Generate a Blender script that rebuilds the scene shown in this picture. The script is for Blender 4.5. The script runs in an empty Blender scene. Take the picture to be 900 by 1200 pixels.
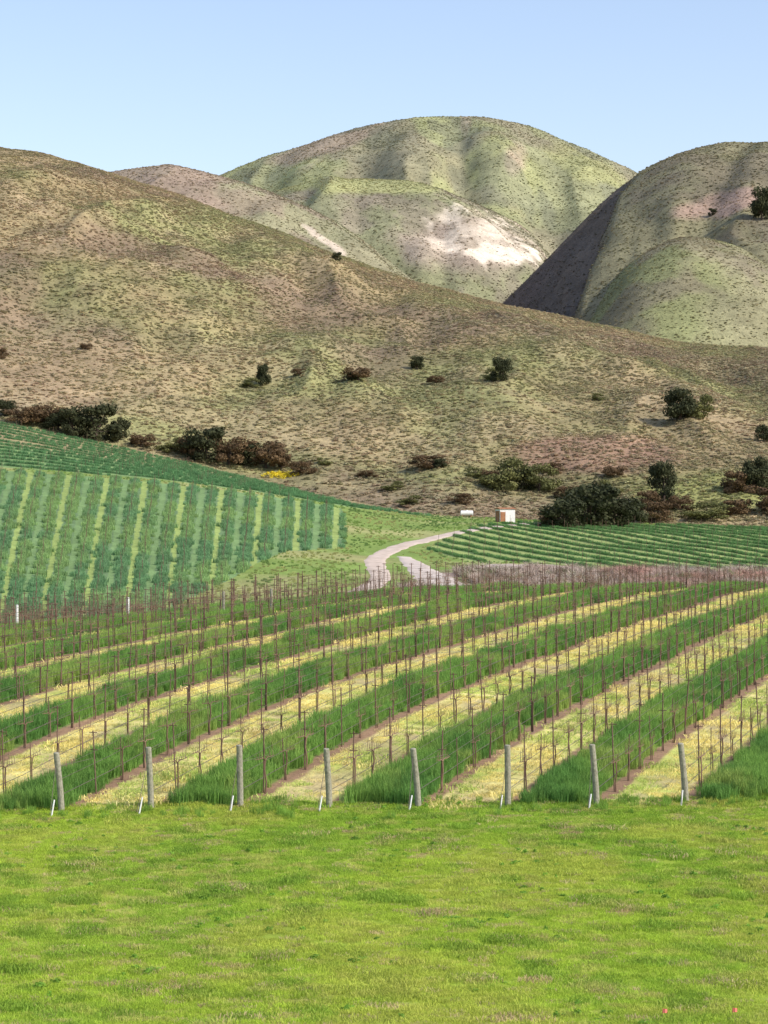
import bpy, math, random
import numpy as np
from mathutils import Vector
rng=np.random.default_rng(7); random.seed(7)
F=2700.0
scene=bpy.context.scene
# ---------------------------------------------------------------- noise
def _h(ix,iy,s):
    n=(ix.astype(np.int64)*374761393+iy.astype(np.int64)*668265263+s*974634777)&0xffffffff
    n=((n^(n>>13))*1274126177)&0xffffffff
    n=(n^(n>>16))&0xffffffff
    return n/4294967295.0
def vn(x,y,s=0):
    x=np.asarray(x,float);y=np.asarray(y,float)
    ix=np.floor(x);iy=np.floor(y);fx=x-ix;fy=y-iy
    fx=fx*fx*(3-2*fx);fy=fy*fy*(3-2*fy)
    a=_h(ix,iy,s);b=_h(ix+1,iy,s);c=_h(ix,iy+1,s);d=_h(ix+1,iy+1,s)
    return (a*(1-fx)+b*fx)*(1-fy)+(c*(1-fx)+d*fx)*fy
def fbm(x,y,o=4,s=0):
    r=0;a=.5;t=0
    for i in range(o):
        r=r+a*vn(x*2**i+i*17.3,y*2**i+i*9.1,s+i);t+=a;a*=.5
    return r/t
def sm(a,b,x):
    t=np.clip((x-a)/(b-a),0,1);return t*t*(3-2*t)
def mix(a,b,t):
    return a*(1-t[...,None])+np.asarray(b,float)*t[...,None]
def gsm(a,sig,axis):
    k=np.arange(-int(3*sig),int(3*sig)+1);w=np.exp(-k*k/(2*sig*sig));w/=w.sum()
    n=len(k)//2
    pad=[(0,0)]*a.ndim;pad[axis]=(n,n)
    p=np.pad(a,pad,mode='edge')
    return np.apply_along_axis(lambda m:np.convolve(m,w,'valid'),axis,p)
# ---------------------------------------------------------------- valley ground height
com=[(3,-1.9),(20,-5.6),(40,-9.0),(55,-9.3)]
COL={
-500:com+[(69,-9.5),(82,-8.0),(96,-7.4),(110,-7),(125,-7.2),(150,-9),(210,-14),(240,-12),(300,-2),(350,5),(400,12),(480,28),(520,30),(700,30),(1500,10),(8000,-10)],
0:com+[(69,-9.35),(80,-7.85),(92,-6.9),(110,-6.3),(125,-6.4),(150,-8.2),(210,-13.5),(240,-12),(300,-4),(350,2),(400,7),(480,20),(520,22),(700,22),(1500,5),(8000,-10)],
225:com+[(69,-9.25),(80,-7.75),(94,-6.7),(115,-6.0),(130,-5.8),(150,-6.6),(210,-13),(250,-11.5),(300,-5.5),(350,0),(400,5),(480,10.5),(520,11.5),(700,12),(1500,0),(8000,-10)],
450:com+[(69,-9.15),(81,-7.6),(96,-6.6),(120,-5.5),(140,-5.1),(165,-5.7),(210,-11),(270,-9),(330,-7),(400,-1.5),(430,-.2),(480,1),(700,1),(1500,0),(8000,-10)],
675:com+[(69,-9.0),(82,-7.8),(96,-6.9),(120,-5.7),(145,-5.0),(170,-5.6),(210,-10),(280,-9.3),(300,-7.8),(360,-4.8),(420,-2.2),(480,-1.5),(700,0),(1500,0),(8000,-10)],
900:com+[(69,-8.8),(82,-8.0),(96,-7.2),(120,-5.9),(150,-5.0),(175,-5.6),(220,-10),(290,-9.4),(305,-8),(360,-5.6),(420,-3),(480,-2.2),(700,0),(1500,0),(8000,-10)],
1400:com+[(69,-8.7),(82,-8.0),(96,-7.2),(120,-5.9),(150,-5.1),(175,-6),(220,-10),(290,-9.4),(305,-8),(360,-6),(420,-3.5),(480,-2.2),(700,0),(1500,0),(8000,-10)]}
LV=np.linspace(math.log(3),math.log(8000),700)
PXK=np.array(sorted(COL));
tab=np.array([np.interp(np.exp(LV),[p[0] for p in COL[k]],[p[1] for p in COL[k]]) for k in PXK])
PG=np.linspace(-500,1400,191)
T2=np.array([np.interp(PG,PXK,tab[:,j]) for j in range(len(LV))]).T
T2=gsm(T2,7,0);T2=gsm(T2,3.5,1)
def ground(x,Y):
    x=np.asarray(x,float);Y=np.asarray(Y,float)
    px=450+F*x/np.maximum(Y,30)
    i=np.clip((px+500)/10,0,189.999);j=np.clip((np.log(np.maximum(Y,3))-LV[0])/(LV[1]-LV[0]),0,698.999)
    i0=i.astype(int);j0=j.astype(int);a=i-i0;b=j-j0
    z=(T2[i0,j0]*(1-a)+T2[i0+1,j0]*a)*(1-b)+(T2[i0,j0+1]*(1-a)+T2[i0+1,j0+1]*a)*b
    z=z+(fbm(x/6,Y/6,3,3)-.5)*.25+(fbm(x/30,Y/30,2,5)-.5)*.8*sm(180,260,Y)
    return z
# ---------------------------------------------------------------- hills
class Hill:
    def __init__(s,ridge,yr,yf,zf,amp,sx,sy,seed,back=1.0,sig=3,spur=None,k=.6):
        s.pg=np.arange(-1500,2500,6.0)
        s.r=gsm(np.interp(s.pg,*zip(*ridge)),sig,0)
        s.yr=gsm(np.interp(s.pg,*zip(*yr)),12,0);s.yf=gsm(np.interp(s.pg,*zip(*yf)),6,0)
        s.zf=zf;s.amp=amp;s.sx=sx;s.sy=sy;s.seed=seed;s.back=back;s.spur=spur;s.k=k
    def Yr(s,px):return np.interp(px,s.pg,s.yr)
    def Yf(s,px):return np.interp(px,s.pg,s.yf)
    def z(s,x,Y):
        x=np.asarray(x,float);Y=np.maximum(np.asarray(Y,float),100)
        px=450+F*x/Y
        yr=s.Yr(px);yf=s.Yf(px);zr=(600-np.interp(px,s.pg,s.r))/F*yr
        zf=s.zf(x*yf/Y,yf) if callable(s.zf) else s.zf
        t=(Y-yf)/(yr-yf);tc=np.clip(t,0,1)
        p=(1-s.k)*tc+s.k*np.sin(tc*math.pi/2)
        z=zf+(zr-zf)*p
        z=np.where(t<0,zf+t*(yr-yf)*.15-.0,z)
        z=np.where(t>1,zr-np.abs(zr-zf)*s.back*np.maximum(t-1,0)**1.5*1.3,z)
        env=.18+np.sin(np.clip(t,0,1)*math.pi)
        env=np.where((t<0),0.05,env)
        n=fbm(x/s.sx+Y/s.sy*.4,Y/s.sy,4,s.seed);rd=1-np.abs(2*fbm(x/s.sx*1.3+7,Y/s.sy,3,s.seed+9)-1)*2
        z=z+s.amp*env*((n-.5)*1.6+(rd-.5)*.6)
        if s.spur is not None:z=z+s.spur(px,tc)
        return z
def ssin(a):return np.sqrt(np.sin(a)**2+.06)
def spurE(px,t):
    e=np.sin(t*math.pi)*sm(250,350,px)*(1-sm(720,800,px))
    w=px+(t-.6)*80*np.tanh((px-550)/60)+70*(fbm(px/90,t*1.5,2,77)-.5)
    return e*17*(ssin((w-30)/62*math.pi*.5)-.6)*1.5
def spurC(px,t):
    e=np.sin(t*math.pi)
    w=px+60*(fbm(px/70,t*1.5,2,78)-.5)
    return e*6*(ssin((w+10)/75*math.pi)-.6)
def flank(px,t):
    c=742-118*(1-t)+22*(fbm(t*9,px*0+2,3,79)-.5)
    return c
def spurB(px,t):
    c=flank(px,t);e=np.sin(t*math.pi)**.7
    g=-72*e*(1-sm(c-44,c+14,px))
    band=sm(c-110,c-60,px)*(1-sm(c-5,c+25,px))
    g=g+e*band*14*(fbm(px/13,t*8,4,80)-.5)
    c2=885-120*(1-t)
    w=px+70*(1-t)+90*(fbm(px/60,t*2.5,2,81)-.5)
    return g-9*np.sin(t*math.pi)*np.exp(-((px-c2)/22)**2)+3.2*np.sin(t*math.pi)*sm(c,c+60,px)*(ssin(w/70*math.pi)-.6)
A=Hill([(-1500,90),(-400,120),(-200,135),(-100,150),(0,172),(50,181),(100,195),(200,225),(300,262),(400,300),(500,335),(600,358),(700,380),(800,400),(900,410),(1000,414),(1400,400),(2500,400)],
  [(-400,1150),(0,1080),(900,760),(1400,760)],
  [(-500,482),(0,482),(225,478),(340,468),(430,448),(530,436),(900,434),(2500,434)],lambda x,Y:ground(x,Y)-.4,7.5,45,135,21,k=.35)
B=Hill([(-1500,640),(400,520),(560,385),(600,345),(620,325),(660,283),(700,240),(750,203),(800,180),(850,170),(900,167),(1000,172),(1400,230),(2500,300)],
  [(0,1500),(2500,1500)],[(0,850),(2500,850)],-2,11,90,200,31,spur=spurB)
B2=Hill([(-1500,640),(500,560),(640,440),(690,372),(720,325),(750,297),(800,277),(850,285),(900,305),(960,345),(1100,420),(2500,600)],
  [(0,1160),(2500,1160)],[(0,800),(2500,800)],-2,5,70,150,41,k=.8)
C=Hill([(-1500,640),(100,330),(250,250),(330,222),(400,209),(460,208),(520,225),(580,245),(620,268),(645,294),(665,335),(720,400),(1000,620),(2500,640)],
  [(0,1950),(2500,1950)],[(0,1300),(2500,1300)],-2,16,115,260,51,k=.75,spur=spurC)
D=Hill([(-1500,300),(-200,260),(0,240),(110,205),(160,196),(210,197),(250,206),(300,220),(350,240),(400,265),(440,290),(480,325),(520,355),(600,410),(900,600),(2500,640)],
  [(0,1550),(2500,1550)],[(0,1050),(2500,1050)],-2,15,80,220,61,k=.6)
E=Hill([(-1500,560),(-200,330),(100,255),(200,225),(250,205),(320,180),(380,160),(440,143),(500,137),(560,135),(620,145),(680,170),(720,188),(750,202),(800,235),(900,280),(1300,330),(2500,400)],
  [(0,2700),(2500,2700)],[(0,1750),(2500,1750)],-2,20,130,330,71,spur=spurE,k=.5)
HILLS=[A,B,B2,C,D,E]
def total(x,Y):
    z=ground(x,Y)
    for h in HILLS:
        z=np.maximum(z,np.where(Y>h.Yf(450+F*x/Y)-1,h.z(x,Y),-99))
    return z
YM=np.exp(np.arange(math.log(25),math.log(3200),.0012))
def place(px,py):
    """cast the view ray of an image pixel onto the first terrain it meets"""
    x=(px-450)/F*YM;z=total(x,YM);ray=(600-py)/F*YM
    i=int(np.argmax(z>=ray));return x[i],YM[i],float(z[i])
def pip(x,y,poly):
    r=np.zeros(x.shape,bool);n=len(poly)
    for i in range(n):
        x1,y1=poly[i];x2,y2=poly[(i+1)%n]
        if y1==y2:continue
        c=((y1>y)!=(y2>y))&(x<(x2-x1)*(y-y1)/(y2-y1)+x1);r^=c
    return r
def wp(pl):return [place(a,b)[:2] for a,b in pl]
def u2(px,Y):return ((px-450)/F*Y,Y)
FL=[u2(-350,405),u2(0,398),u2(225,400),u2(300,408),u2(400,414),u2(403,390),u2(403,335),u2(335,318),u2(260,275),u2(190,252),u2(150,215),u2(-350,215)]
FU=[u2(-350,408),u2(0,403),u2(225,407),u2(400,423),u2(520,432),u2(420,440),u2(340,462),u2(225,474),u2(0,477),u2(-350,477)]
FR=[u2(500,345),u2(530,375),u2(570,405),u2(620,420),u2(900,424),u2(1300,424),u2(1300,306),u2(900,306),u2(700,308),u2(640,318),u2(545,325)]
PB=[u2(455,255),u2(1300,255),u2(1300,304),u2(900,304),u2(700,306),u2(640,315),u2(575,318),u2(515,306)]
TT=0.35;X0=1.06;SP=2.71
def rowc(x,Y):return (x-X0-TT*(Y-70))/SP
def rowL(x,Y):return x*300/(Y*.82+54)/2.6
def rowL_x(j,Y):return j*2.6*(Y*.82+54)/300
def rowR(x,Y):return (x+.34*Y)/4.6
def rowR_x(j,Y):return j*4.6-.34*Y
def rowU(x,Y):return (Y+.10*x)/5.2
# ---------------------------------------------------------------- materials
def nmat(name):
    m=bpy.data.materials.new(name);m.use_nodes=True;nt=m.node_tree;nt.nodes.clear();return m,nt
def N(nt,t,**k):
    n=nt.nodes.new(t)
    for a,b in k.items():setattr(n,a,b)
    return n
def out(nt,sh):
    o=N(nt,'ShaderNodeOutputMaterial');nt.links.new(sh,o.inputs[0])
def terrain_mat(name,s1,s2,s3,bump,dist,c=.5):
    m,nt=nmat(name);L=nt.links.new
    at=N(nt,'ShaderNodeAttribute',attribute_name='Col');tc=N(nt,'ShaderNodeTexCoord')
    col=at.outputs['Color'];last=None
    for i,(sc,am) in enumerate(((s1,c),(s2,c),(s3,c*.9))):
        n=N(nt,'ShaderNodeTexNoise');n.inputs['Scale'].default_value=sc;n.inputs['Detail'].default_value=5;n.inputs['Roughness'].default_value=.65
        L(tc.outputs['Object'],n.inputs['Vector'])
        r=N(nt,'ShaderNodeMapRange');r.inputs['From Min'].default_value=.3;r.inputs['From Max'].default_value=.7
        r.inputs['To Min'].default_value=1-am;r.inputs['To Max'].default_value=1+am*.8
        L(n.outputs['Fac'],r.inputs['Value'])
        v=N(nt,'ShaderNodeVectorMath',operation='SCALE');L(col,v.inputs[0]);L(r.outputs[0],v.inputs['Scale']);col=v.outputs[0]
        last=n
    b=N(nt,'ShaderNodeBump');b.inputs['Strength'].default_value=bump;b.inputs['Distance'].default_value=dist;L(last.outputs['Fac'],b.inputs['Height'])
    p=N(nt,'ShaderNodeBsdfPrincipled');p.inputs['Roughness'].default_value=.95;p.inputs['Specular IOR Level'].default_value=.1
    L(col,p.inputs['Base Color']);L(b.outputs[0],p.inputs['Normal']);out(nt,p.outputs[0]);return m
def veg_mat(name,trans=.3,var=.3):
    m,nt=nmat(name);L=nt.links.new
    at=N(nt,'ShaderNodeAttribute',attribute_name='tint',attribute_type='INSTANCER')
    oi=N(nt,'ShaderNodeObjectInfo');r=N(nt,'ShaderNodeMapRange');r.inputs['To Min'].default_value=1-var;r.inputs['To Max'].default_value=1+var
    L(oi.outputs['Random'],r.inputs['Value'])
    v=N(nt,'ShaderNodeVectorMath',operation='SCALE');L(at.outputs['Color'],v.inputs[0]);L(r.outputs[0],v.inputs['Scale'])
    p=N(nt,'ShaderNodeBsdfPrincipled');p.inputs['Roughness'].default_value=.7;p.inputs['Specular IOR Level'].default_value=.15
    L(v.outputs[0],p.inputs['Base Color'])
    if trans>0:
        t=N(nt,'ShaderNodeBsdfTranslucent');L(v.outputs[0],t.inputs['Color'])
        mx=N(nt,'ShaderNodeMixShader');mx.inputs[0].default_value=trans;L(p.outputs[0],mx.inputs[1]);L(t.outputs[0],mx.inputs[2]);out(nt,mx.outputs[0])
    else:out(nt,p.outputs[0])
    return m
def plain(name,c,c2=None,scale=8,rough=.8,metal=0,bump=.2,trans=0):
    m,nt=nmat(name);L=nt.links.new
    tc=N(nt,'ShaderNodeTexCoord');n=N(nt,'ShaderNodeTexNoise');n.inputs['Scale'].default_value=scale;n.inputs['Detail'].default_value=6
    L(tc.outputs['Object'],n.inputs['Vector'])
    cr=N(nt,'ShaderNodeValToRGB');cr.color_ramp.elements[0].position=.3;cr.color_ramp.elements[1].position=.7
    cr.color_ramp.elements[0].color=(*c,1);cr.color_ramp.elements[1].color=(*(c2 or [v*1.5 for v in c]),1)
    L(n.outputs['Fac'],cr.inputs[0])
    p=N(nt,'ShaderNodeBsdfPrincipled');p.inputs['Roughness'].default_value=rough;p.inputs['Metallic'].default_value=metal;p.inputs['Specular IOR Level'].default_value=.2
    L(cr.outputs[0],p.inputs['Base Color'])
    b=N(nt,'ShaderNodeBump');b.inputs['Strength'].default_value=bump;b.inputs['Distance'].default_value=.02;L(n.outputs['Fac'],b.inputs['Height']);L(b.outputs[0],p.inputs['Normal'])
    if trans:
        t=N(nt,'ShaderNodeBsdfTranslucent');L(cr.outputs[0],t.inputs['Color']);mx=N(nt,'ShaderNodeMixShader');mx.inputs[0].default_value=trans
        L(p.outputs[0],mx.inputs[1]);L(t.outputs[0],mx.inputs[2]);out(nt,mx.outputs[0])
    else:out(nt,p.outputs[0])
    return m
# ---------------------------------------------------------------- mesh helpers
def mesh_np(name,V,Fc,mats=(),col=None,smooth=False,midx=None):
    me=bpy.data.meshes.new(name);V=np.asarray(V,np.float32)
    me.vertices.add(len(V));me.vertices.foreach_set('co',V.ravel())
    if isinstance(Fc,np.ndarray):
        k=Fc.shape[1];n=len(Fc);me.loops.add(n*k);me.loops.foreach_set('vertex_index',Fc.ravel().astype(np.int32))
        me.polygons.add(n);me.polygons.foreach_set('loop_start',np.arange(0,n*k,k,dtype=np.int32))
    else:
        tot=sum(len(f) for f in Fc);me.loops.add(tot);me.loops.foreach_set('vertex_index',np.array([i for f in Fc for i in f],np.int32))
        me.polygons.add(len(Fc));st=np.cumsum([0]+[len(f) for f in Fc[:-1]]);me.polygons.foreach_set('loop_start',st.astype(np.int32))
    for m in mats:me.materials.append(m)
    if midx is not None:me.polygons.foreach_set('material_index',np.asarray(midx,np.int32))
    me.update(calc_edges=True)
    if smooth:me.polygons.foreach_set('use_smooth',np.ones(len(me.polygons),bool))
    else:me.polygons.foreach_set('use_smooth',np.zeros(len(me.polygons),bool))
    if col is not None:
        a=me.color_attributes.new('Col','FLOAT_COLOR','POINT');c=np.ones((len(V),4),np.float32);c[:,:3]=np.clip(col,0,1);a.data.foreach_set('color',c.ravel())
    return me
def obj(name,me,parent=None):
    o=bpy.data.objects.new(name,me);scene.collection.objects.link(o)
    if parent:o.parent=parent
    return o
def gridfaces(nr,nc):
    a=np.arange(nr*nc).reshape(nr,nc)
    return np.stack([a[:-1,:-1],a[:-1,1:],a[1:,1:],a[1:,:-1]],-1).reshape(-1,4)
class MB:
    def __init__(s):s.v=[];s.f=[];s.m=[]
    def tube(s,pts,rad,n=5,m=0):
        b=len(s.v);k=len(pts)
        for i,p in enumerate(pts):
            p=Vector(p);d=(Vector(pts[min(i+1,k-1)])-Vector(pts[max(i-1,0)])).normalized()
            a=d.cross(Vector((0,1,0)) if abs(d.y)<.9 else Vector((1,0,0))).normalized();c=d.cross(a)
            r=rad[i] if hasattr(rad,'__len__') else rad
            for j in range(n):
                t=2*math.pi*j/n;q=p+a*math.cos(t)*r+c*math.sin(t)*r;s.v.append(tuple(q))
        for i in range(k-1):
            for j in range(n):
                s.f.append((b+i*n+j,b+i*n+(j+1)%n,b+(i+1)*n+(j+1)%n,b+(i+1)*n+j));s.m.append(m)
        s.f.append(tuple(b+j for j in range(n))[::-1]);s.m.append(m)
        s.f.append(tuple(b+(k-1)*n+j for j in range(n)));s.m.append(m)
    def box(s,x0,x1,y0,y1,z0,z1,m=0):
        b=len(s.v);s.v+=[(x,y,z) for z in(z0,z1) for y in(y0,y1) for x in(x0,x1)]
        for f in((0,2,3,1),(4,5,7,6),(0,1,5,4),(2,6,7,3),(0,4,6,2),(1,3,7,5)):
            s.f.append(tuple(b+i for i in f));s.m.append(m)
    def mesh(s,name,mats,smooth=False):return mesh_np(name,s.v,s.f,mats,smooth=smooth,midx=s.m)
def scatter(name,P,S,R,tint,protos,pidx=None):
    n=len(P);me=bpy.data.meshes.new(name);me.vertices.add(n);me.vertices.foreach_set('co',np.asarray(P,np.float32).ravel())
    S=np.asarray(S,float)
    if S.ndim==1:S=np.repeat(S[:,None],3,1)
    R=np.asarray(R,float)
    if R.ndim==1:R=np.stack([np.zeros(n),np.zeros(n),R],1)
    for nm,d in(('iscale',S),('irot',R)):
        a=me.attributes.new(nm,'FLOAT_VECTOR','POINT');a.data.foreach_set('vector',d.astype(np.float32).ravel())
    a=me.attributes.new('tint','FLOAT_COLOR','POINT');c=np.ones((n,4),np.float32);c[:,:3]=np.clip(tint,.002,1);a.data.foreach_set('color',c.ravel())
    a=me.attributes.new('pidx','INT','POINT');a.data.foreach_set('value',(rng.integers(0,len(protos),n) if pidx is None else pidx).astype(np.int32))
    o=obj(name,me)
    coll=bpy.data.collections.new(name+'_parts')
    for i,pm in enumerate(protos):
        po=bpy.data.objects.new('%s_part_%02d'%(name,i),pm);coll.objects.link(po)
    ng=bpy.data.node_groups.new(name,'GeometryNodeTree')
    ng.interface.new_socket('Geometry',in_out='INPUT',socket_type='NodeSocketGeometry');ng.interface.new_socket('Geometry',in_out='OUTPUT',socket_type='NodeSocketGeometry')
    gi=N(ng,'NodeGroupInput');go=N(ng,'NodeGroupOutput');L=ng.links.new
    ci=N(ng,'GeometryNodeCollectionInfo');ci.inputs['Collection'].default_value=coll;ci.inputs['Separate Children'].default_value=True;ci.inputs['Reset Children'].default_value=True
    ip=N(ng,'GeometryNodeInstanceOnPoints');ip.inputs['Pick Instance'].default_value=True
    def na(nm,t):
        x=N(ng,'GeometryNodeInputNamedAttribute',data_type=t);x.inputs['Name'].default_value=nm;return x.outputs['Attribute']
    L(gi.outputs[0],ip.inputs['Points']);L(ci.outputs[0],ip.inputs['Instance']);L(na('pidx','INT'),ip.inputs['Instance Index'])
    L(na('irot','FLOAT_VECTOR'),ip.inputs['Rotation']);L(na('iscale','FLOAT_VECTOR'),ip.inputs['Scale']);L(ip.outputs[0],go.inputs[0])
    md=o.modifiers.new('scatter','NODES');md.node_group=ng;return o
def blades(name,n,r,h,w,lean,seed,mat,hv=.35,droop=.3):
    g=np.random.default_rng(seed);V=[];Fs=[]
    for i in range(n):
        a=g.uniform(0,6.283);q=r*math.sqrt(g.random());bx,by=q*math.cos(a),q*math.sin(a)
        H=h*(1-hv+g.random()*hv*1.6);d=g.uniform(0,6.283);l=lean*g.random()*H;dx,dy=math.cos(d)*l,math.sin(d)*l
        o=g.uniform(0,3.14);wx,wy=math.cos(o)*w/2,math.sin(o)*w/2;b=len(V)
        mz=H*.6;V+=[(bx-wx,by-wy,-.02),(bx+wx,by+wy,-.02),(bx+dx*.4-wx*.8,by+dy*.4-wy*.8,mz),(bx+dx*.4+wx*.8,by+dy*.4+wy*.8,mz),(bx+dx,by+dy,H*(1-droop*g.random()))]
        Fs+=[(b,b+1,b+3,b+2),(b+2,b+3,b+4)]
    return mesh_np(name,V,Fs,[mat])
def leafcloud(n,cx,cy,cz,rx,ry,rz,leaf,g,shell=.5,lo=-1):
    d=g.normal(size=(n,3));d/=np.linalg.norm(d,axis=1)[:,None];d[:,2]=np.maximum(d[:,2],lo)
    q=(shell+(1-shell)*g.random(n))[:,None];c=d*q*np.array([rx,ry,rz])+np.array([cx,cy,cz])
    nr=g.normal(size=(n,3))*.55+d;nr/=np.linalg.norm(nr,axis=1)[:,None]
    a=np.cross(nr,g.normal(size=(n,3)));a/=np.linalg.norm(a,axis=1)[:,None];b=np.cross(nr,a)
    s=leaf*(.6+.8*g.random(n))[:,None]
    V=np.stack([c-a*s-b*s*.6,c+a*s-b*s*.6,c+a*s*.7+b*s*.7,c-a*s*.7+b*s*.7],1).reshape(-1,3)
    return V,np.arange(n*4).reshape(n,4)
def shrub_mesh(name,seed,mat,n=110,leaf=.09):
    g=np.random.default_rng(seed);Vs=[];Fs=[];b=0
    for k in range(4):
        a=g.uniform(0,6.28);r=.25*g.random()+.05
        V,Fc=leafcloud(n//4,r*math.cos(a),r*math.sin(a),.18+.1*g.random(),.34,.34,.36+.14*g.random(),leaf,g,.55,-.45)
        Vs.append(V);Fs.append(Fc+b);b+=len(V)
    return mesh_np(name,np.concatenate(Vs),np.concatenate(Fs),[mat])
# ---------------------------------------------------------------- GROUND SHEET
Yr_=np.concatenate([np.linspace(-60,25,12),np.exp(np.arange(math.log(28),math.log(620),.0032)),np.exp(np.linspace(math.log(640),math.log(8000),40))])
pc=np.concatenate([np.linspace(-9000,-260,30),np.arange(-250,1151,1.6),np.linspace(1170,9900,30)])
YY,PP=np.meshgrid(Yr_,pc,indexing='ij');XX=(PP-450)/F*np.maximum(YY,30)
ZZ=ground(XX,YY)
def ground_col(x,Y):
    c=np.zeros(x.shape+(3,))
    n1=fbm(x/3,Y/3,4,11);n2=fbm(x/12,Y/12,3,12);n3=fbm(x*1.2,Y*1.2,3,13)
    c[:]=mix(np.zeros(x.shape+(3,))+np.array([.27,.36,.04]),[.34,.35,.08],sm(.45,.65,n2))
    rc=rowc(x,Y);k=np.floor(rc);f=rc-k;odd=(np.mod(k,2)==1)
    d=np.minimum(f,1-f)+(n3-.5)*.10
    soil=np.array([.28,.18,.11]);yel=mix(np.zeros(x.shape+(3,))+np.array([.62,.55,.21]),[.44,.48,.12],sm(.42,.64,n1))
    yel=mix(yel,[.42,.32,.18],sm(.56,.70,fbm(x/1.1,Y/3.5,3,19))*.6)
    v=np.where(odd[...,None],np.array([.15,.22,.05]),yel)
    v=mix(v,soil,1-sm(.07,.15,d))
    edge=70+(fbm(x/2,Y*0,3,14)-.5)*1.2
    inv=sm(-.4,.4,Y-edge)*(1-sm(160,166,Y))
    c=c*(1-inv[...,None])+v*inv[...,None]
    far=mix(np.zeros(x.shape+(3,))+np.array([.20,.28,.07]),[.32,.32,.13],sm(.4,.7,fbm(x/14,Y/14,4,15)))
    w=sm(162,170,Y);c=c*(1-w[...,None])+far*w[...,None]
    m=pip(x,Y,FL);rr=rowL(x,Y);ff=np.abs(rr-np.round(rr))+(fbm(x/1.5,Y/3,2,18)-.5)*.12;kk=np.mod(np.floor(rr),2)
    s=np.where((ff>.35)[...,None],np.where(kk[...,None]>0,np.array([.28,.36,.11]),np.array([.18,.28,.11])),np.array([.14,.22,.10]));c[m]=s[m]
    m=pip(x,Y,FU);rr=rowU(x,Y);ff=np.abs(rr-np.round(rr))
    s=np.where((ff>.25)[...,None],np.array([.20,.30,.11]),np.array([.10,.17,.07]));c[m]=s[m]
    m=pip(x,Y,FR);rr=rowR(x,Y);ff=np.abs(rr-np.round(rr))
    s=np.where((ff>.2)[...,None],np.array([.30,.36,.12]),np.array([.12,.18,.07]));c[m]=s[m]
    m=pip(x,Y,PB);pb=mix(np.zeros(x.shape+(3,))+np.array([.40,.30,.24]),[.56,.47,.40],sm(.45,.6,fbm(x/5,Y/9,3,16)));pb=mix(pb,[.48,.30,.24],sm(22,42,x)*.7)
    c[m]=mix(pb,[.22,.23,.10],sm(.55,.68,fbm(x/8,Y/9,3,17)))[m]
    w=sm(432,445,Y)
    return c*(1-w[...,None])+np.array([.30,.25,.13])*w[...,None]
gc=ground_col(XX,YY)
M_ground=terrain_mat('ground_soil_and_grass',.15,1.5,9,.5,.06,.22)
V=np.stack([XX,YY,ZZ],-1).reshape(-1,3)
obj('ground',mesh_np('ground',V,gridfaces(*XX.shape),[M_ground],gc.reshape(-1,3),True))
# ---------------------------------------------------------------- HILL SHEETS
def blob(px,py,cx,cy,rx,ry,ang=0,j=0,n=None):
    c,s=math.cos(ang),math.sin(ang);dx=px-cx;dy=py-cy;a=(dx*c+dy*s)/rx;b=(-dx*s+dy*c)/ry
    d=np.sqrt(a*a+b*b)
    if n is not None:d=d+(n-.5)*j
    return 1-sm(.6,1.2,d)
def colA(x,Y,z,px,py):
    n=fbm(x/60,Y/120,4,101);n2=fbm(x/25,Y/40,4,102);n3=fbm(x/9,Y/16,3,103);n4=fbm(x/40,Y/90,4,104)
    c=np.zeros(x.shape+(3,))+np.array([.335,.265,.142])
    c=mix(c,[.27,.262,.115],sm(.42,.60,n));c=mix(c,[.39,.30,.18],sm(.48,.66,n2)*.55);c=mix(c,[.21,.175,.095],sm(.5,.7,n3)*.55)
    c=mix(c,[.245,.17,.13],sm(.51,.65,n4)*.5)
    c=mix(c,[.33,.18,.145],blob(px,py,690,530,100,22,0,1.4,n2)*.6)
    c=mix(c,[.46,.34,.20],blob(px,py,110,440,180,42,0,1.2,n2)*.5)
    c=mix(c,[.40,.31,.18],blob(px,py,420,520,160,22,0.1,1.4,n2)*.5)
    return mix(c,[.26,.29,.09],blob(px,py,840,580,110,25,0,1.2,n2)*.7)
def colB(x,Y,z,px,py):
    n=fbm(x/80,Y/160,4,111);n2=fbm(x/30,Y/60,4,112)
    c=np.zeros(x.shape+(3,))+np.array([.24,.222,.128]);c=mix(c,[.275,.21,.155],sm(.45,.6,n)*.7)
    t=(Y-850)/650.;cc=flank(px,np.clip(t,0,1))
    c=mix(c,[.12,.10,.09],(1-sm(cc-20,cc+22,px))*.88)  # left flank's shadow painted in as darker albedo
    rk=sm(cc-60,cc-48,px)*(1-sm(cc-34,cc-20,px))*sm(.50,.60,fbm(px/5,Y/40,4,113))*(1-sm(.62,.75,t))
    c=mix(c,[.42,.36,.31],rk*.75)
    c=mix(c,[.42,.28,.23],blob(px,py,850,235,55,15,-.2,1.4,n2)*.7)
    return mix(c,[.18,.145,.11],sm(.50,.66,n2)*.5)
def colB2(x,Y,z,px,py):
    n=fbm(x/60,Y/120,4,121);n2=fbm(x/25,Y/50,4,122)
    c=np.zeros(x.shape+(3,))+np.array([.27,.255,.145]);c=mix(c,[.25,.26,.12],sm(.4,.6,n));return mix(c,[.24,.19,.145],sm(.48,.66,n2)*.55)
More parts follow.
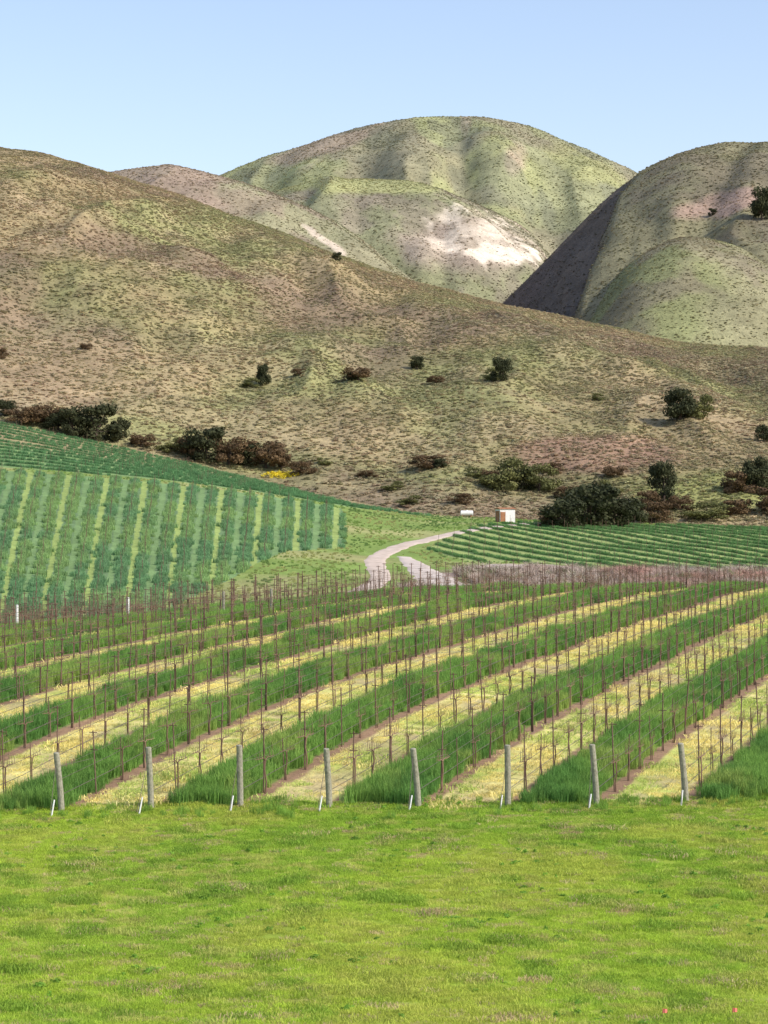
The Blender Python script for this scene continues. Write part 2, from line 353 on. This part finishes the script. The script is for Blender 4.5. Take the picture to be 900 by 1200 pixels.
def colC(x,Y,z,px,py):
    n=fbm(x/70,Y/170,4,131);n2=fbm(x/22,Y/60,4,132);n3=fbm(x/8,Y/20,4,133)
    c=np.zeros(x.shape+(3,))+np.array([.285,.265,.17]);c=mix(c,[.26,.262,.145],sm(.43,.58,n));c=mix(c,[.24,.195,.155],sm(.48,.64,n2)*.55)  # pale far-hill base: distance haze put into the colour
    c=mix(c,[.38,.385,.17],blob(px,py,440,217,120,11,0,.8,n2)*.85)
    c=mix(c,[.44,.345,.28],blob(px,py,550,285,80,38,.15,1.3,n2)*.7)
    w=.5*blob(px,py,565,276,52,22,.3,2.3,n3)+.9*blob(px,py,586,298,40,11,.1,1.5,n3)+.45*blob(px,py,520,287,30,8,.1,1.6,n3)
    return mix(c,[.82,.71,.56],np.clip(w,0,1)*.92)
def colD(x,Y,z,px,py):
    n=fbm(x/60,Y/150,4,141);n2=fbm(x/25,Y/60,4,142);n3=fbm(x/8,Y/20,4,143)
    c=np.zeros(x.shape+(3,))+np.array([.37,.295,.21]);c=mix(c,[.30,.285,.17],sm(.45,.6,n));c=mix(c,[.28,.21,.165],sm(.48,.64,n2)*.55)
    c=mix(c,[.28,.28,.16],blob(px,py,430,300,70,40,.6,1,n)*.7)
    w=blob(px,py,368,273,24,5,.65,1.6,n3)+blob(px,py,392,290,16,5,.6,1.8,n3)
    return mix(c,[.72,.60,.48],np.clip(w,0,1)*.7)
def colE(x,Y,z,px,py):
    n=fbm(x/110,Y/300,4,151);n2=fbm(x/40,Y/110,4,152);n4=fbm(x/70,Y/200,4,153)
    c=np.zeros(x.shape+(3,))+np.array([.285,.29,.16]);c=mix(c,[.34,.35,.17],sm(.43,.58,n))  # far peak albedo lightened to stand in for aerial haze
    c=mix(c,[.27,.23,.165],sm(.50,.62,n4)*.6)
    c=mix(c,[.38,.30,.22],blob(px,py,400,162,80,12,-.3,1.2,n2)*.8)
    c=mix(c,[.42,.33,.25],blob(px,py,600,192,14,22,0,1.3,n2)*.8)
    c=mix(c,[.42,.33,.25],blob(px,py,545,150,8,22,0,1.3,n2)*.6)
    c=mix(c,[.38,.385,.17],blob(px,py,690,195,45,16,.5,1.2,n2)*.6)
    return mix(c,[.19,.195,.13],sm(.49,.63,n2)*.6)
M_hill=terrain_mat('hillside_scrub',.02,.15,.8,.8,.8,.25)
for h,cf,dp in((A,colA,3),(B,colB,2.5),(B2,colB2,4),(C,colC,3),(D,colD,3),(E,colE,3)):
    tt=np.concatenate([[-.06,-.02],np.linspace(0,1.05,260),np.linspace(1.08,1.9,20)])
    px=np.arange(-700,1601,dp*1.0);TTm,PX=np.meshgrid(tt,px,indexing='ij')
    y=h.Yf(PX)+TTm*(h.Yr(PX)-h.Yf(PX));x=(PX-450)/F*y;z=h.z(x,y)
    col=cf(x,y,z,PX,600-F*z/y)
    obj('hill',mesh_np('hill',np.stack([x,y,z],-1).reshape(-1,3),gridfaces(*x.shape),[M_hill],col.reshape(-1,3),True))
# ---------------------------------------------------------------- CHAPARRAL
M_shrub=veg_mat('chaparral_leaves',.3,.25)
shr=[shrub_mesh('shrub_%d'%i,200+i,M_shrub,72,.12) for i in range(5)]
PAL=np.array([[.26,.275,.135],[.155,.165,.09],[.43,.35,.215],[.31,.21,.155],[.33,.335,.215]])
def hill_shrubs(h,n,smin,smax,seed,wts,t0=0,t1=1.02,thr=.1,cf=None,own=.5):
    g=np.random.default_rng(seed);px=g.uniform(-120,1020,n)
    yf=h.Yf(px);yr=h.Yr(px);y=np.sqrt(g.uniform(0,1,n)*((yf+(yr-yf)*t1)**2-(yf+(yr-yf)*t0)**2)+(yf+(yr-yf)*t0)**2);x=(px-450)/F*y
    d=.5*fbm(x/9,y/14,3,seed+1)+.5*fbm(x/45,y/90,3,seed+5);keep=g.random(n)<sm(thr,thr+.48,d)
    x,y,px=x[keep],y[keep],px[keep];z=h.z(x,y);m=len(x)
    tz=total(x,y);vis=z>=tz-.5;x,y,z,px=x[vis],y[vis],z[vis],px[vis];m=len(x)
    pn=fbm(x/50,y/80,3,seed+2)
    w=np.array(wts)[None,:]*np.ones((m,1));w[:,0]*=1+2*sm(.45,.7,pn);w[:,4]*=1+2*sm(.45,.7,pn);w[:,2]*=1+2*(1-sm(.35,.5,pn));w[:,3]*=1+2*(1-sm(.4,.55,pn));w/=w.sum(1)[:,None]
    ch=(w.cumsum(1)<g.random(m)[:,None]).sum(1).clip(0,4)
    t=PAL[ch]
    if cf is not None:
        cc=cf(x,y,z,px,600-F*z/y);t=t*own+cc*(1.14-own)
        bright=cc[:,0]>.50
        kp=~bright|(g.random(m)<.15);x,y,z,t=x[kp],y[kp],z[kp],t[kp];m=len(x)
    s=smin+(smax-smin)*g.random(m)**2.8
    return np.stack([x,y,z-.05*s],1),np.stack([s,s*g.uniform(.7,1.4,m),s*g.uniform(.3,.55,m)],1),g.uniform(0,6.28,m),t
parts=[hill_shrubs(A,125000,.65,1.8,301,[3,.7,2.2,1.5,2],cf=colA,thr=.08,own=.45),
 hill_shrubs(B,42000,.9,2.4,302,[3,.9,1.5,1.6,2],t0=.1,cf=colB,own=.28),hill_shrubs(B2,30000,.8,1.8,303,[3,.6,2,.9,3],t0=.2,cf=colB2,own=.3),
 hill_shrubs(C,40000,1.2,2.5,304,[3,.8,1.5,1.2,2],t0=.2,cf=colC,own=.3),hill_shrubs(D,32000,1.0,2.3,305,[2,.7,2,1.4,2],t0=.2,cf=colD,own=.32),
 hill_shrubs(E,52000,1.4,3.3,306,[4,1.0,.6,.9,3],t0=.25,cf=colE,own=.3)]
P,S,R,Tn=[np.concatenate([p[i] for p in parts]) for i in range(4)]
scatter('chaparral_shrubs',P,S,R,Tn,shr)
print('shrubs',len(P))
# ---------------------------------------------------------------- TREES
M_bark=plain('oak_bark',(.06,.045,.035),(.12,.09,.07),6)
M_leafs=[plain('oak_leaves_dark',(.030,.038,.016),(.065,.07,.03),1.5,trans=.15,bump=0),plain('oak_leaves_brown',(.10,.065,.035),(.16,.105,.05),1.5,trans=.15,bump=0),plain('leaves_olive',(.09,.10,.035),(.18,.18,.06),1.5,trans=.15,bump=0)]
def oak_mesh(seed,leafm,wide=.65,low=.25):
    g=np.random.default_rng(seed);mb=MB()
    mb.tube([(0,0,-.08),(.01,0,.12),(.03,.01,.3),(.02,.0,.5)],[.05,.038,.03,.02],7)
    cl=[]
    for i in range(19):
        a=i*2.399+g.random();e=g.uniform(0,1);r=wide*.66*math.sqrt(1-(abs(e-.35)**2))*g.uniform(.3,1)
        cl.append((r*math.cos(a),r*math.sin(a),low+(.80-low)*e))
    for c in cl[:9]:
        mb.tube([(.02,0,.10+.2*g.random()),(c[0]*.5,c[1]*.5,c[2]*.6+.05),c],[.022,.013,.005],5)
    V=[np.array(mb.v)];Fs=[list(f) for f in mb.f];mi=list(mb.m);b=len(mb.v)
    for c in cl:
        rr=g.uniform(.14,.24)
        v,f=leafcloud(170,*c,rr*1.2,rr*1.2,rr*.85,.026,g,.45);V.append(v);Fs+=(f+b).tolist();mi+=[1]*len(f);b+=len(v)
    return mesh_np('oak_tree',np.concatenate(V),Fs,[M_bark,leafm],midx=mi)
oaks=[oak_mesh(1,M_leafs[0],.65,.16),oak_mesh(2,M_leafs[0],.75,.12),oak_mesh(3,M_leafs[0],.6,.18)]
bro=[oak_mesh(4,M_leafs[1],.8,.1),oak_mesh(5,M_leafs[1],.9,.1)]
oli=[oak_mesh(6,M_leafs[2],.8,.1)]
def tree(px,py,wpx,hpx,kind,name='oak_tree'):
    x,Y,z=place(px,py);k=Y/F;me=kind[random.randrange(len(kind))]
    o=obj(name,me);o.location=(x,Y,z-.05*hpx*k);h=hpx*k;w=wpx*k/1.2
    o.scale=(w,w,h*1.12);o.rotation_euler=(0,0,random.uniform(0,6.28))
for t in [(112,516,66,44,oaks),(85,512,44,34,oaks),(138,518,36,30,oaks),(55,500,52,26,bro),(25,497,40,20,bro),(68,505,40,24,oaks),(5,488,30,20,oaks),(165,524,34,16,bro),
 (240,541,62,42,oaks),(268,545,50,34,bro),(312,549,56,34,bro),(290,546,40,28,oaks),(222,536,34,26,bro),(330,551,30,22,bro),(200,530,34,18,oli),(355,556,34,16,bro),
 (308,452,24,28,oaks),(292,455,24,12,oli),(420,446,36,16,bro),(412,446,20,12,oaks),(489,433,22,18,oaks),(350,440,18,8,bro),(587,447,28,29,oaks),(577,446,20,15,oli),
 (797,493,54,42,oaks),(818,490,40,28,oli),(893,258,32,44,oaks),(778,592,42,52,oaks),(762,598,40,24,bro),(795,600,34,20,bro),
 (690,617,90,52,oaks),(660,618,66,34,oaks),(722,617,58,38,oaks),(742,614,44,30,oaks),(705,612,44,44,oaks),(676,612,40,42,oaks),(645,617,36,20,bro),(770,612,44,24,bro),(885,578,48,46,oaks),(862,577,42,26,bro),(899,574,34,38,bro),
 (590,574,56,38,oli),(632,576,50,32,oli),(612,574,34,26,oaks),(575,570,30,20,bro),(500,549,42,16,bro),(515,548,24,12,oaks),(896,518,26,22,oaks),(648,556,26,14,bro),(720,560,30,14,bro),(395,306,14,11,oaks),
 (835,253,12,9,oaks),(560,560,30,12,oli),(905,602,66,34,bro),(828,608,60,20,oli),(860,604,40,18,bro),(0,420,20,12,bro),(100,410,16,8,bro),(430,560,24,9,bro),(380,545,20,9,oli),(700,470,18,9,oli),(510,450,22,10,bro),
 (460,575,28,11,oli),(540,590,30,12,bro),(480,592,30,12,oli),(665,585,34,16,bro),(715,580,30,18,oli)]:
    tree(*t)
M_must=veg_mat('mustard_flowers',.3,.2)
def quadpatch(n,cx,cy,sx,sy):
    P=[]
    for i in range(n):
        x,Y,z=place(cx+rng.normal()*sx,cy+rng.normal()*sy);P.append((x,Y,z))
    return np.array(P)
mp=quadpatch(70,328,558,10,1.5)
scatter('mustard_flowers',mp,np.full(len(mp),1.0),rng.uniform(0,6,len(mp)),np.tile([.8,.66,.05],(len(mp),1)),[shrub_mesh('mustard_clump',77,M_must,60,.08)])
# ---------------------------------------------------------------- ROADS
M_road=plain('dirt_road_surface',(.42,.34,.27),(.58,.48,.40),.7,.95,bump=.4)
M_sand=plain('pale_gravel',(.44,.37,.31),(.60,.52,.45),.5,.95,bump=.4)
def ribbon(name,pts,width,mat,lift):
    w=np.array(pts);d=np.r_[0,np.cumsum(np.hypot(*np.diff(w,axis=0).T))];s=np.arange(0,d[-1],.6)
    X=gsm(np.interp(s,d,w[:,0]),7,0);Y=gsm(np.interp(s,d,w[:,1]),7,0)
    tx=np.gradient(X);ty=np.gradient(Y);l=np.hypot(tx,ty);nx,ny=-ty/l,tx/l
    o=np.linspace(-1,1,9);wd=np.interp(s,np.linspace(0,d[-1],len(width)),width)*.5
    wd=wd[:,None]*(1+.22*(fbm(s/3,s*0,3,8)[:,None]-.5)*2)
    gx=X[:,None]+nx[:,None]*o*wd;gy=Y[:,None]+ny[:,None]*o*wd
    gz=ground(gx,gy)+lift-np.abs(o)**6*.16
    obj(name,mesh_np(name,np.stack([gx,gy,gz],-1).reshape(-1,3),gridfaces(*gx.shape),[mat],smooth=True))
RD=wp([(640,613.5),(612,614),(570,619),(520,628),(480,637),(452,647),(438,657),(442,668),(448,677),(436,687)])+[u2(405,255),u2(370,240),u2(330,225)]
ribbon('dirt_road',RD,(3.0,3.2),M_road,.09)
PT=wp([(472,652),(484,660),(496,670),(512,680)])+[u2(540,268)]
ribbon('gravel_path',PT,(2.2,4.5,8),M_sand,.12)
# ---------------------------------------------------------------- SHED + TANK
M_white=plain('white_painted_wall',(.70,.68,.64),(.80,.79,.76),2,.6,bump=.05)
M_rust=plain('rusty_metal',(.28,.12,.06),(.40,.2,.1),3,.7)
x,Y,z=place(592,612)
shed=bpy.data.objects.new('shed',None);scene.collection.objects.link(shed);shed.location=(x,Y,z-.05);shed.rotation_euler=(0,0,math.radians(18))
b=MB();b.box(-1.45,1.45,-1.2,1.2,0,2.4);obj('walls',b.mesh('walls',[M_white]),shed)
b=MB();b.v+=[(-1.6,-1.35,2.41),(1.6,-1.35,2.41),(1.6,1.35,2.41),(-1.6,1.35,2.41),(-1.6,-1.35,2.50),(1.6,-1.35,2.50),(1.6,1.35,2.50),(-1.6,1.35,2.50),(-1.6,0,2.72),(1.6,0,2.72)]
b.f+=[(0,3,2,1),(0,1,5,4),(2,3,7,6),(4,5,9,8),(6,7,8,9),(0,4,8,7,3),(1,2,6,9,5)];b.m+=[0]*7;obj('roof',b.mesh('roof',[M_rust]),shed)
b=MB();b.box(-1.30,-.50,-1.24,-1.203,0.02,1.9);b.box(-1.38,-1.303,-1.26,-1.203,0.02,1.98);b.box(-.497,-.42,-1.26,-1.203,.02,1.98);obj('door',b.mesh('door',[M_rust]),shed)
b=MB();b.box(-1.50,-1.453,-1.0,1.0,.02,2.1);obj('side_door',b.mesh('side_door',[M_rust]),shed)
x,Y,z=place(547,606)
tk=MB();tk.tube([(-1.2,0,.75),(-1.12,0,.75),(1.12,0,.75),(1.2,0,.75)],[.35,.5,.5,.35],16);tk.box(-.9,-.7,-.4,.4,0,.35,1);tk.box(.7,.9,-.4,.4,0,.35,1);tk.tube([(0,0,1.2),(0,0,1.36)],.14,10)
o=obj('water_tank',tk.mesh('water_tank',[M_white,M_rust],False));o.location=(x,Y,z)
# ---------------------------------------------------------------- NEAR VINEYARD
M_steel=plain('weathered_steel_stake',(.11,.066,.048),(.19,.12,.088),5,.75)
M_wood=plain('grey_treated_wood',(.20,.19,.14),(.36,.34,.26),12,.9,bump=.5)
M_wire=plain('galvanised_wire',(.13,.10,.08),(.19,.15,.12),5,.5)
M_vine=veg_mat('vine_bark',0,.3)
M_pvc=plain('white_plastic_sleeve',(.6,.6,.57),(.7,.7,.67),3,.5)
rows=range(-24,9);ang=math.atan2(1,TT)
st=MB();wi=MB();vp=[];dl=math.hypot(TT,1)
def yend(x0):return 157
for k in rows:
    x0=X0+SP*k
    ys=np.arange(70+1.6+.6*random.random(),yend(x0),1.75/dl)
    for i,y in enumerate(ys):
        x=x0+TT*(y-70)
        if abs(x/y)>.235:continue
        y+=random.uniform(-.12,.12);z=float(ground(x,y))
        if i%2==0:
            h=2.05+random.uniform(-.14,.14);r=.021
        else:h=1.5+random.uniform(-.2,.2);r=.014
        lx,ly=random.gauss(0,.025),random.gauss(0,.025)
        st.tube([(x,y,z-.1),(x+lx*h,y+ly*h,z+h)],r,4)
        if i%2==0:
            for hh in (h-.06,h-.6):
                if random.random()<.8:
                    st.tube([(x+lx*hh-.13,y+ly*hh+.05,z+hh),(x+lx*hh+.13,y+ly*hh-.05,z+hh)],.012,4)
        if random.random()<.93:vp.append((x+.05,y,z,random.uniform(.75,1.15)))
    yy=[y for y in np.arange(70,yend(x0)+1,3.0) if abs((x0+TT*(y-70))/y)<.24]
    if len(yy)>1:
        for hh,r in((.5,.011),(.98,.008),(1.35,.006),(1.75,.006)):
            wi.tube([(x0+TT*(y-70),y,float(ground(x0+TT*(y-70),y))+hh) for j,y in enumerate(yy)],r,3)
obj('trellis_stakes',st.mesh('trellis_stakes',[M_steel]));obj('trellis_wires',wi.mesh('trellis_wires',[M_wire]))
def vine_mesh(seed):
    g=random.Random(seed);m=MB()
    m.tube([(0,0,-.05),(g.uniform(-.03,.03),g.uniform(-.03,.03),.3),(g.uniform(-.04,.04),g.uniform(-.03,.03),.65),(0,0,.93)],[.03,.023,.021,.024],6)
    for s in(-1,1):
        L=g.uniform(.45,.80);m.tube([(0,0,.92),(s*.15,0,.99),(s*L*.6,g.uniform(-.02,.02),.98),(s*L,0,1.0)],[.018,.015,.012,.007],5)
        for i in range(4):
            q=s*(.08+i*.16);m.tube([(q,0,.98),(q+g.uniform(-.05,.05),g.uniform(-.05,.05),.98+g.uniform(.08,.42))],[.009,.004],4)
    return mesh_np('grapevine',m.v,m.f,[M_vine])
vp=np.array(vp)
scatter('grapevines',vp[:,:3],vp[:,3],np.full(len(vp),ang)+np.where(rng.random(len(vp))<.5,0,math.pi),np.tile([.14,.086,.06],(len(vp),1))*rng.uniform(.7,1.5,(len(vp),1)),[vine_mesh(i) for i in range(7)])
for k in range(-5,6):
    x0=X0+SP*k;z0=float(ground(x0,70.));ep=bpy.data.objects.new('wooden_end_post',None);scene.collection.objects.link(ep);ep.location=(x0,70,z0);ep.rotation_euler=(0,0,random.uniform(-.1,.1))
    lx=random.uniform(-.2,0);h=random.uniform(1.76,1.92);b=MB()
    b.tube([(0,0,-.3),(lx*.3,-.02,.6),(lx,-.12,h-.02),(lx,-.122,h)],[.098,.094,.09,.075],12);obj('post',b.mesh('post',[M_wood]),ep)
    b=MB();b.tube([(lx,-.12,h*.85),(-.28,-1.0,.02)],.008,4);b.tube([(lx,-.12,1.35),(TT*2.2,2.2,1.35)],.006,4);obj('guy_wire',b.mesh('guy_wire',[M_wire]),ep)
    b=MB();b.tube([(-.26,-.72,-.08),(-.19,-.54,.40)],.024,8);obj('anchor_sleeve',b.mesh('anchor_sleeve',[M_pvc]),ep)
for px in (20,150,262,318):
    x,y=u2(px,128);z=float(ground(x,y));b=MB();b.tube([(0,0,-.2),(0,0,1.4),(0,0,1.42)],[.08,.075,.05],10);o=obj('wooden_end_post',b.mesh('post',[M_pvc if px<200 else M_wood]));o.location=(x,y,z)
# ---------------------------------------------------------------- GRASSES
M_grass=veg_mat('cover_crop_blades',.4,.22);M_lawn=veg_mat('lawn_blades',.4,.24);M_straw=veg_mat('mown_straw',.3,.2)
tall=[blades('tall_grass_%d'%i,60,.24,.50,.016,.5,400+i,M_grass) for i in range(4)]
short=[blades('short_grass_%d'%i,75,.24,.072,.014,1.1,410+i,M_lawn,.5) for i in range(4)]
straw=[blades('mown_%d'%i,60,.26,.06,.014,2.0,420+i,M_straw,.5,.6) for i in range(4)]
def area(y0,y1,dens,um=.205):
    n=int(dens*um*(y1*y1-y0*y0));y=np.sqrt(rng.uniform(y0*y0,y1*y1,n));x=rng.uniform(-um,um,n)*y;return x,y
x,y=area(69.3,158,15)
rc=rowc(x,y);k=np.floor(rc);f=rc-k;odd=np.mod(k,2)==1
edge=70.1+(fbm(x/1.2,y*0,3,31)-.5)*2.0
d=np.minimum(f,1-f)+(fbm(x*.7,y*.5,3,33)-.5)*.20
m=odd&(d>.09)&(y>edge)
gx,gy=x[m],y[m];n=len(gx);q=fbm(gx/4,gy/4,3,34);s=(.65+.65*q)*rng.uniform(.8,1.25,n)*sm(0,.12,d[m]-.06)**.3
t=mix(np.tile([.22,.385,.08],(n,1)),[.145,.30,.068],sm(.4,.65,fbm(gx/2.5,gy/6,3,35)))
t=mix(t,[.36,.46,.11],sm(.50,.72,fbm(gx/1.5,gy/3,3,36))*.8)
scatter('cover_crop_grass',np.stack([gx,gy,ground(gx,gy)],1),s,rng.uniform(0,6.28,n),t,tall);print('tall',n)
m=(~odd)&(d>.10)&(y>69.7);m&=rng.random(len(x))<.72
gx,gy=x[m],y[m];kp=rng.random(len(gx))>sm(.54,.72,fbm(gx/1.1,gy/3.5,3,19))*.7;gx,gy=gx[kp],gy[kp];n=len(gx)
t=mix(np.tile([.85,.74,.28],(n,1)),[.48,.58,.15],sm(.46,.64,fbm(gx/1.3,gy/3.5,3,37)));t=mix(t,[.58,.46,.28],sm(.58,.72,fbm(gx,gy,3,38))*.6)
scatter('mown_grass',np.stack([gx,gy,ground(gx,gy)],1),rng.uniform(.7,1.3,n)*(1+1.6*(rng.random(n)<.05)),rng.uniform(0,6.28,n),t,straw)
x,y=area(36,70.6,30,.2)
n=len(x);a=fbm(x/5,y/9,4,40);b_=fbm(x/.6,y/.9,3,41);c_=fbm(x/.35,y/.5,2,42);d_=fbm(x/2.5,y/5,3,43)
t=mix(np.tile([.42,.55,.065],(n,1)),[.33,.48,.058],sm(.40,.60,a));t=mix(t,[.20,.34,.045],sm(.50,.76,b_)*.7);t=mix(t,[.58,.54,.17],sm(.55,.76,c_)*.6)
t=mix(t,[.51,.54,.10],sm(.48,.68,d_)*.65)
dead=rng.random(n)<.04;t[dead]=[.56,.46,.24]
dead=rng.random(n)<sm(.70,.80,fbm(x/1.1,y/.8,3,49))*.45;t[dead]=[.54,.42,.22]
s=rng.uniform(.55,1.35,n)*(.8+.6*sm(.55,.8,b_))
scatter('lawn_grass',np.stack([x,y,ground(x,y)],1),s,rng.uniform(0,6.28,n),t,short);print('lawn',n)
x,y=area(40,70.4,2.2);n=len(x);kk=rng.random(n)<sm(.48,.78,fbm(x/1.8,y/2.6,3,48))*.7+.14*(y>60);x,y=x[kk],y[kk];n=len(x)
scatter('lawn_weeds',np.stack([x,y,ground(x,y)],1),np.stack([rng.uniform(.10,.34,n)]*2+[rng.uniform(.06,.18,n)],1),rng.uniform(0,6.28,n),np.tile([.20,.37,.05],(n,1)),[shrub_mesh('weed_%d'%i,260+i,M_lawn,60,.11) for i in range(3)])
x,y=area(67.6,71,12);n=len(x);kk=rng.random(n)<sm(.42,.62,fbm(x/1.5,y,3,44))*sm(67.4,69.5,y);x,y=x[kk],y[kk];n=len(x)
scatter('headland_weeds',np.stack([x,y,ground(x,y)],1),rng.uniform(.15,.6,n),rng.uniform(0,6.28,n),np.tile([.23,.38,.065],(n,1)),tall)
# far fields
far=[blades('field_crop_%d'%i,60,.42,.55,.05,.5,430+i,M_grass) for i in range(4)]
def rows_fn(poly,xf,js,y0,y1,step,jit):
    ys=np.arange(y0,y1,step);P=[]
    for j in js:
        x=xf(j,ys);ok=np.abs(x/ys)<.21
        P.append(np.stack([x[ok],ys[ok]],1))
    p=np.concatenate(P);p=p+rng.normal(size=p.shape)*jit;return p[pip(p[:,0],p[:,1],poly)]
def rows_u(poly,step,jit):
    P=[]
    for j in range(60,110):
        x=np.arange(-110,20,step);P.append(np.stack([x,j*5.2-.10*x],1))
    p=np.concatenate(P);p=p+rng.normal(size=p.shape)*jit;return p[pip(p[:,0],p[:,1],poly)]
P=[];T=[];S=[]
p=rows_fn(FL,rowL_x,range(-60,10),205,425,.40,.32)
p=p[rng.random(len(p))<.6+.6*sm(.3,.5,fbm(p[:,0]/4,p[:,1]/9,3,51))]
P.append(p);a=fbm(p[:,0]/10,p[:,1]/20,3,50);T.append(mix(np.tile([.18,.33,.15],(len(p),1)),[.27,.41,.15],sm(.4,.65,a)));S.append(rng.uniform(.6,1.5,len(p)))
p=rows_u(FU,.5,.2)
P.append(p);T.append(np.tile([.14,.29,.12],(len(p),1)));S.append(rng.uniform(.8,1.2,len(p)))
p=rows_fn(FR,rowR_x,range(15,70),300,430,.4,.2)
P.append(p);T.append(np.tile([.14,.27,.09],(len(p),1)));S.append(rng.uniform(.6,1.0,len(p)))
P=np.concatenate(P);T=np.concatenate(T);S=np.concatenate(S)
scatter('vineyard_rows',np.column_stack([P,ground(P[:,0],P[:,1])]),S,rng.uniform(0,6.28,len(P)),T,far);print('field',len(P))
sp=MB()
for p,st_ in ((rows_fn(FL,rowL_x,range(-60,10),205,425,3.5,.1),1.5),(rows_fn(FR,rowR_x,range(15,70),300,430,6,.1),1.7),(rows_u(FU,7,.1),1.6)):
    zz=ground(p[:,0],p[:,1])
    for (a,b_),c_ in zip(p,zz):sp.tube([(a,b_,c_),(a,b_,c_+st_)],.024,4)
obj('field_trellis_posts',sp.mesh('field_trellis_posts',[M_steel]))
# leafless brush in the draw
M_twig=veg_mat('leafless_brush',.1,.35)
n=9000;y=rng.uniform(250,303,n);x=rng.uniform(-.03,.21,n)*y;m=pip(x,y,PB)&(rng.random(n)<.15+sm(.38,.6,fbm(x/4,y/5,3,60)));x,y=x[m],y[m]
rp=np.array(PT);ri=np.stack([np.interp(np.linspace(0,1,80),np.linspace(0,1,len(rp)),rp[:,i]) for i in(0,1)],1)
dm=np.min(np.hypot(x[:,None]-ri[None,:,0],(y[:,None]-ri[None,:,1])*.4),1);x,y=x[dm>3.6],y[dm>3.6];n=len(x)
t=mix(np.tile([.50,.41,.34],(n,1)),[.52,.31,.25],np.clip(sm(.42,.60,fbm(x/8,y/8,3,61))*sm(16,34,x),0,1))
dk=rng.random(n)<.25;t[dk]=[.18,.13,.095];gk=rng.random(n)<.12;t[gk]=[.2,.24,.10]
scatter('leafless_brush',np.stack([x,y,ground(x,y)],1),rng.uniform(.5,2.1,n),rng.uniform(0,6,n),t,[blades('twigs_%d'%i,60,.35,.8,.022,1.2,440+i,M_twig) for i in range(3)])
# valley meadow grass around the road
x,y=area(228,440,.6);m=~(pip(x,y,FL)|pip(x,y,FU)|pip(x,y,FR)|pip(x,y,PB))
x,y=x[m],y[m];n=len(x)
ri=np.concatenate([np.stack([np.interp(np.linspace(0,1,300),np.linspace(0,1,len(q_)),np.array(q_)[:,i]) for i in(0,1)],1) for q_ in (RD,PT)])
dm=np.min(np.hypot(x[:,None]-ri[None,:,0],y[:,None]-ri[None,:,1]),1);k=dm>2.7;x,y=x[k],y[k];n=len(x)
t=mix(np.tile([.26,.38,.10],(n,1)),[.42,.42,.17],sm(.4,.65,fbm(x/8,y/12,3,62)));t=mix(t,[.15,.25,.08],sm(.55,.7,fbm(x/5,y/9,3,63))*.8)
scatter('meadow_grass',np.stack([x,y,ground(x,y)],1),rng.uniform(.25,.6,n),rng.uniform(0,6,n),t,far)
M_flag=plain('pink_flag',(.75,.16,.14),(.85,.25,.2),3,.7)
for px,yy in((776,40.4),(858,40.5)):
    x,y=u2(px,yy);z=float(ground(x,y));b=MB();b.tube([(0,0,-.05),(.01,0,.24)],.003,5);b.tube([(.012,0,.15),(.012,0,.24)],.004,4,1)
    b.v+=[(.01,0,.24),(.05,-.012,.235),(.09,.006,.228),(.09,.006,.165),(.05,-.012,.16),(.01,0,.165)];q=len(b.v)-6;b.f+=[(q,q+1,q+4,q+5),(q+1,q+2,q+3,q+4)];b.m+=[1,1]
    o=obj('survey_flag',b.mesh('survey_flag',[M_steel,M_flag]));o.location=(x,y,z)
# ---------------------------------------------------------------- LIGHT, SKY, CAMERA
el=math.radians(40);sx,sy=.88,-.47;l=math.hypot(sx,sy)
to=Vector((sx/l*math.cos(el),sy/l*math.cos(el),math.sin(el)))
sd=bpy.data.lights.new('sun','SUN');sd.energy=4.4;sd.angle=math.radians(.53);sd.color=(1,.95,.87)
so=bpy.data.objects.new('sun',sd);scene.collection.objects.link(so);so.rotation_euler=(-to).to_track_quat('-Z','Y').to_euler();so.location=(60,-40,80)
w=bpy.data.worlds.new('World');scene.world=w;w.use_nodes=True;nt=w.node_tree;nt.nodes.clear()
sk=N(nt,'ShaderNodeTexSky',sky_type='NISHITA');sk.sun_disc=False;sk.sun_elevation=el;sk.sun_rotation=math.atan2(sx,sy)
sk.air_density=1.0;sk.dust_density=1.2;sk.ozone_density=1.0
sc=N(nt,'ShaderNodeVectorMath',operation='MULTIPLY');sc.inputs[1].default_value=(1.55,1.42,1.42);nt.links.new(sk.outputs[0],sc.inputs[0])
bg=N(nt,'ShaderNodeBackground');bg.inputs['Strength'].default_value=.15;nt.links.new(sc.outputs[0],bg.inputs[0])
wo=N(nt,'ShaderNodeOutputWorld');nt.links.new(bg.outputs[0],wo.inputs[0])
cd=bpy.data.cameras.new('camera');cd.sensor_fit='HORIZONTAL';cd.sensor_width=36;cd.lens=36*F/900;cd.clip_start=.5;cd.clip_end=20000
co=bpy.data.objects.new('camera',cd);scene.collection.objects.link(co);co.location=(0,0,0);co.rotation_euler=(math.radians(90),0,0);scene.camera=co
scene.view_settings.view_transform='Standard';scene.view_settings.look='None';scene.view_settings.exposure=0
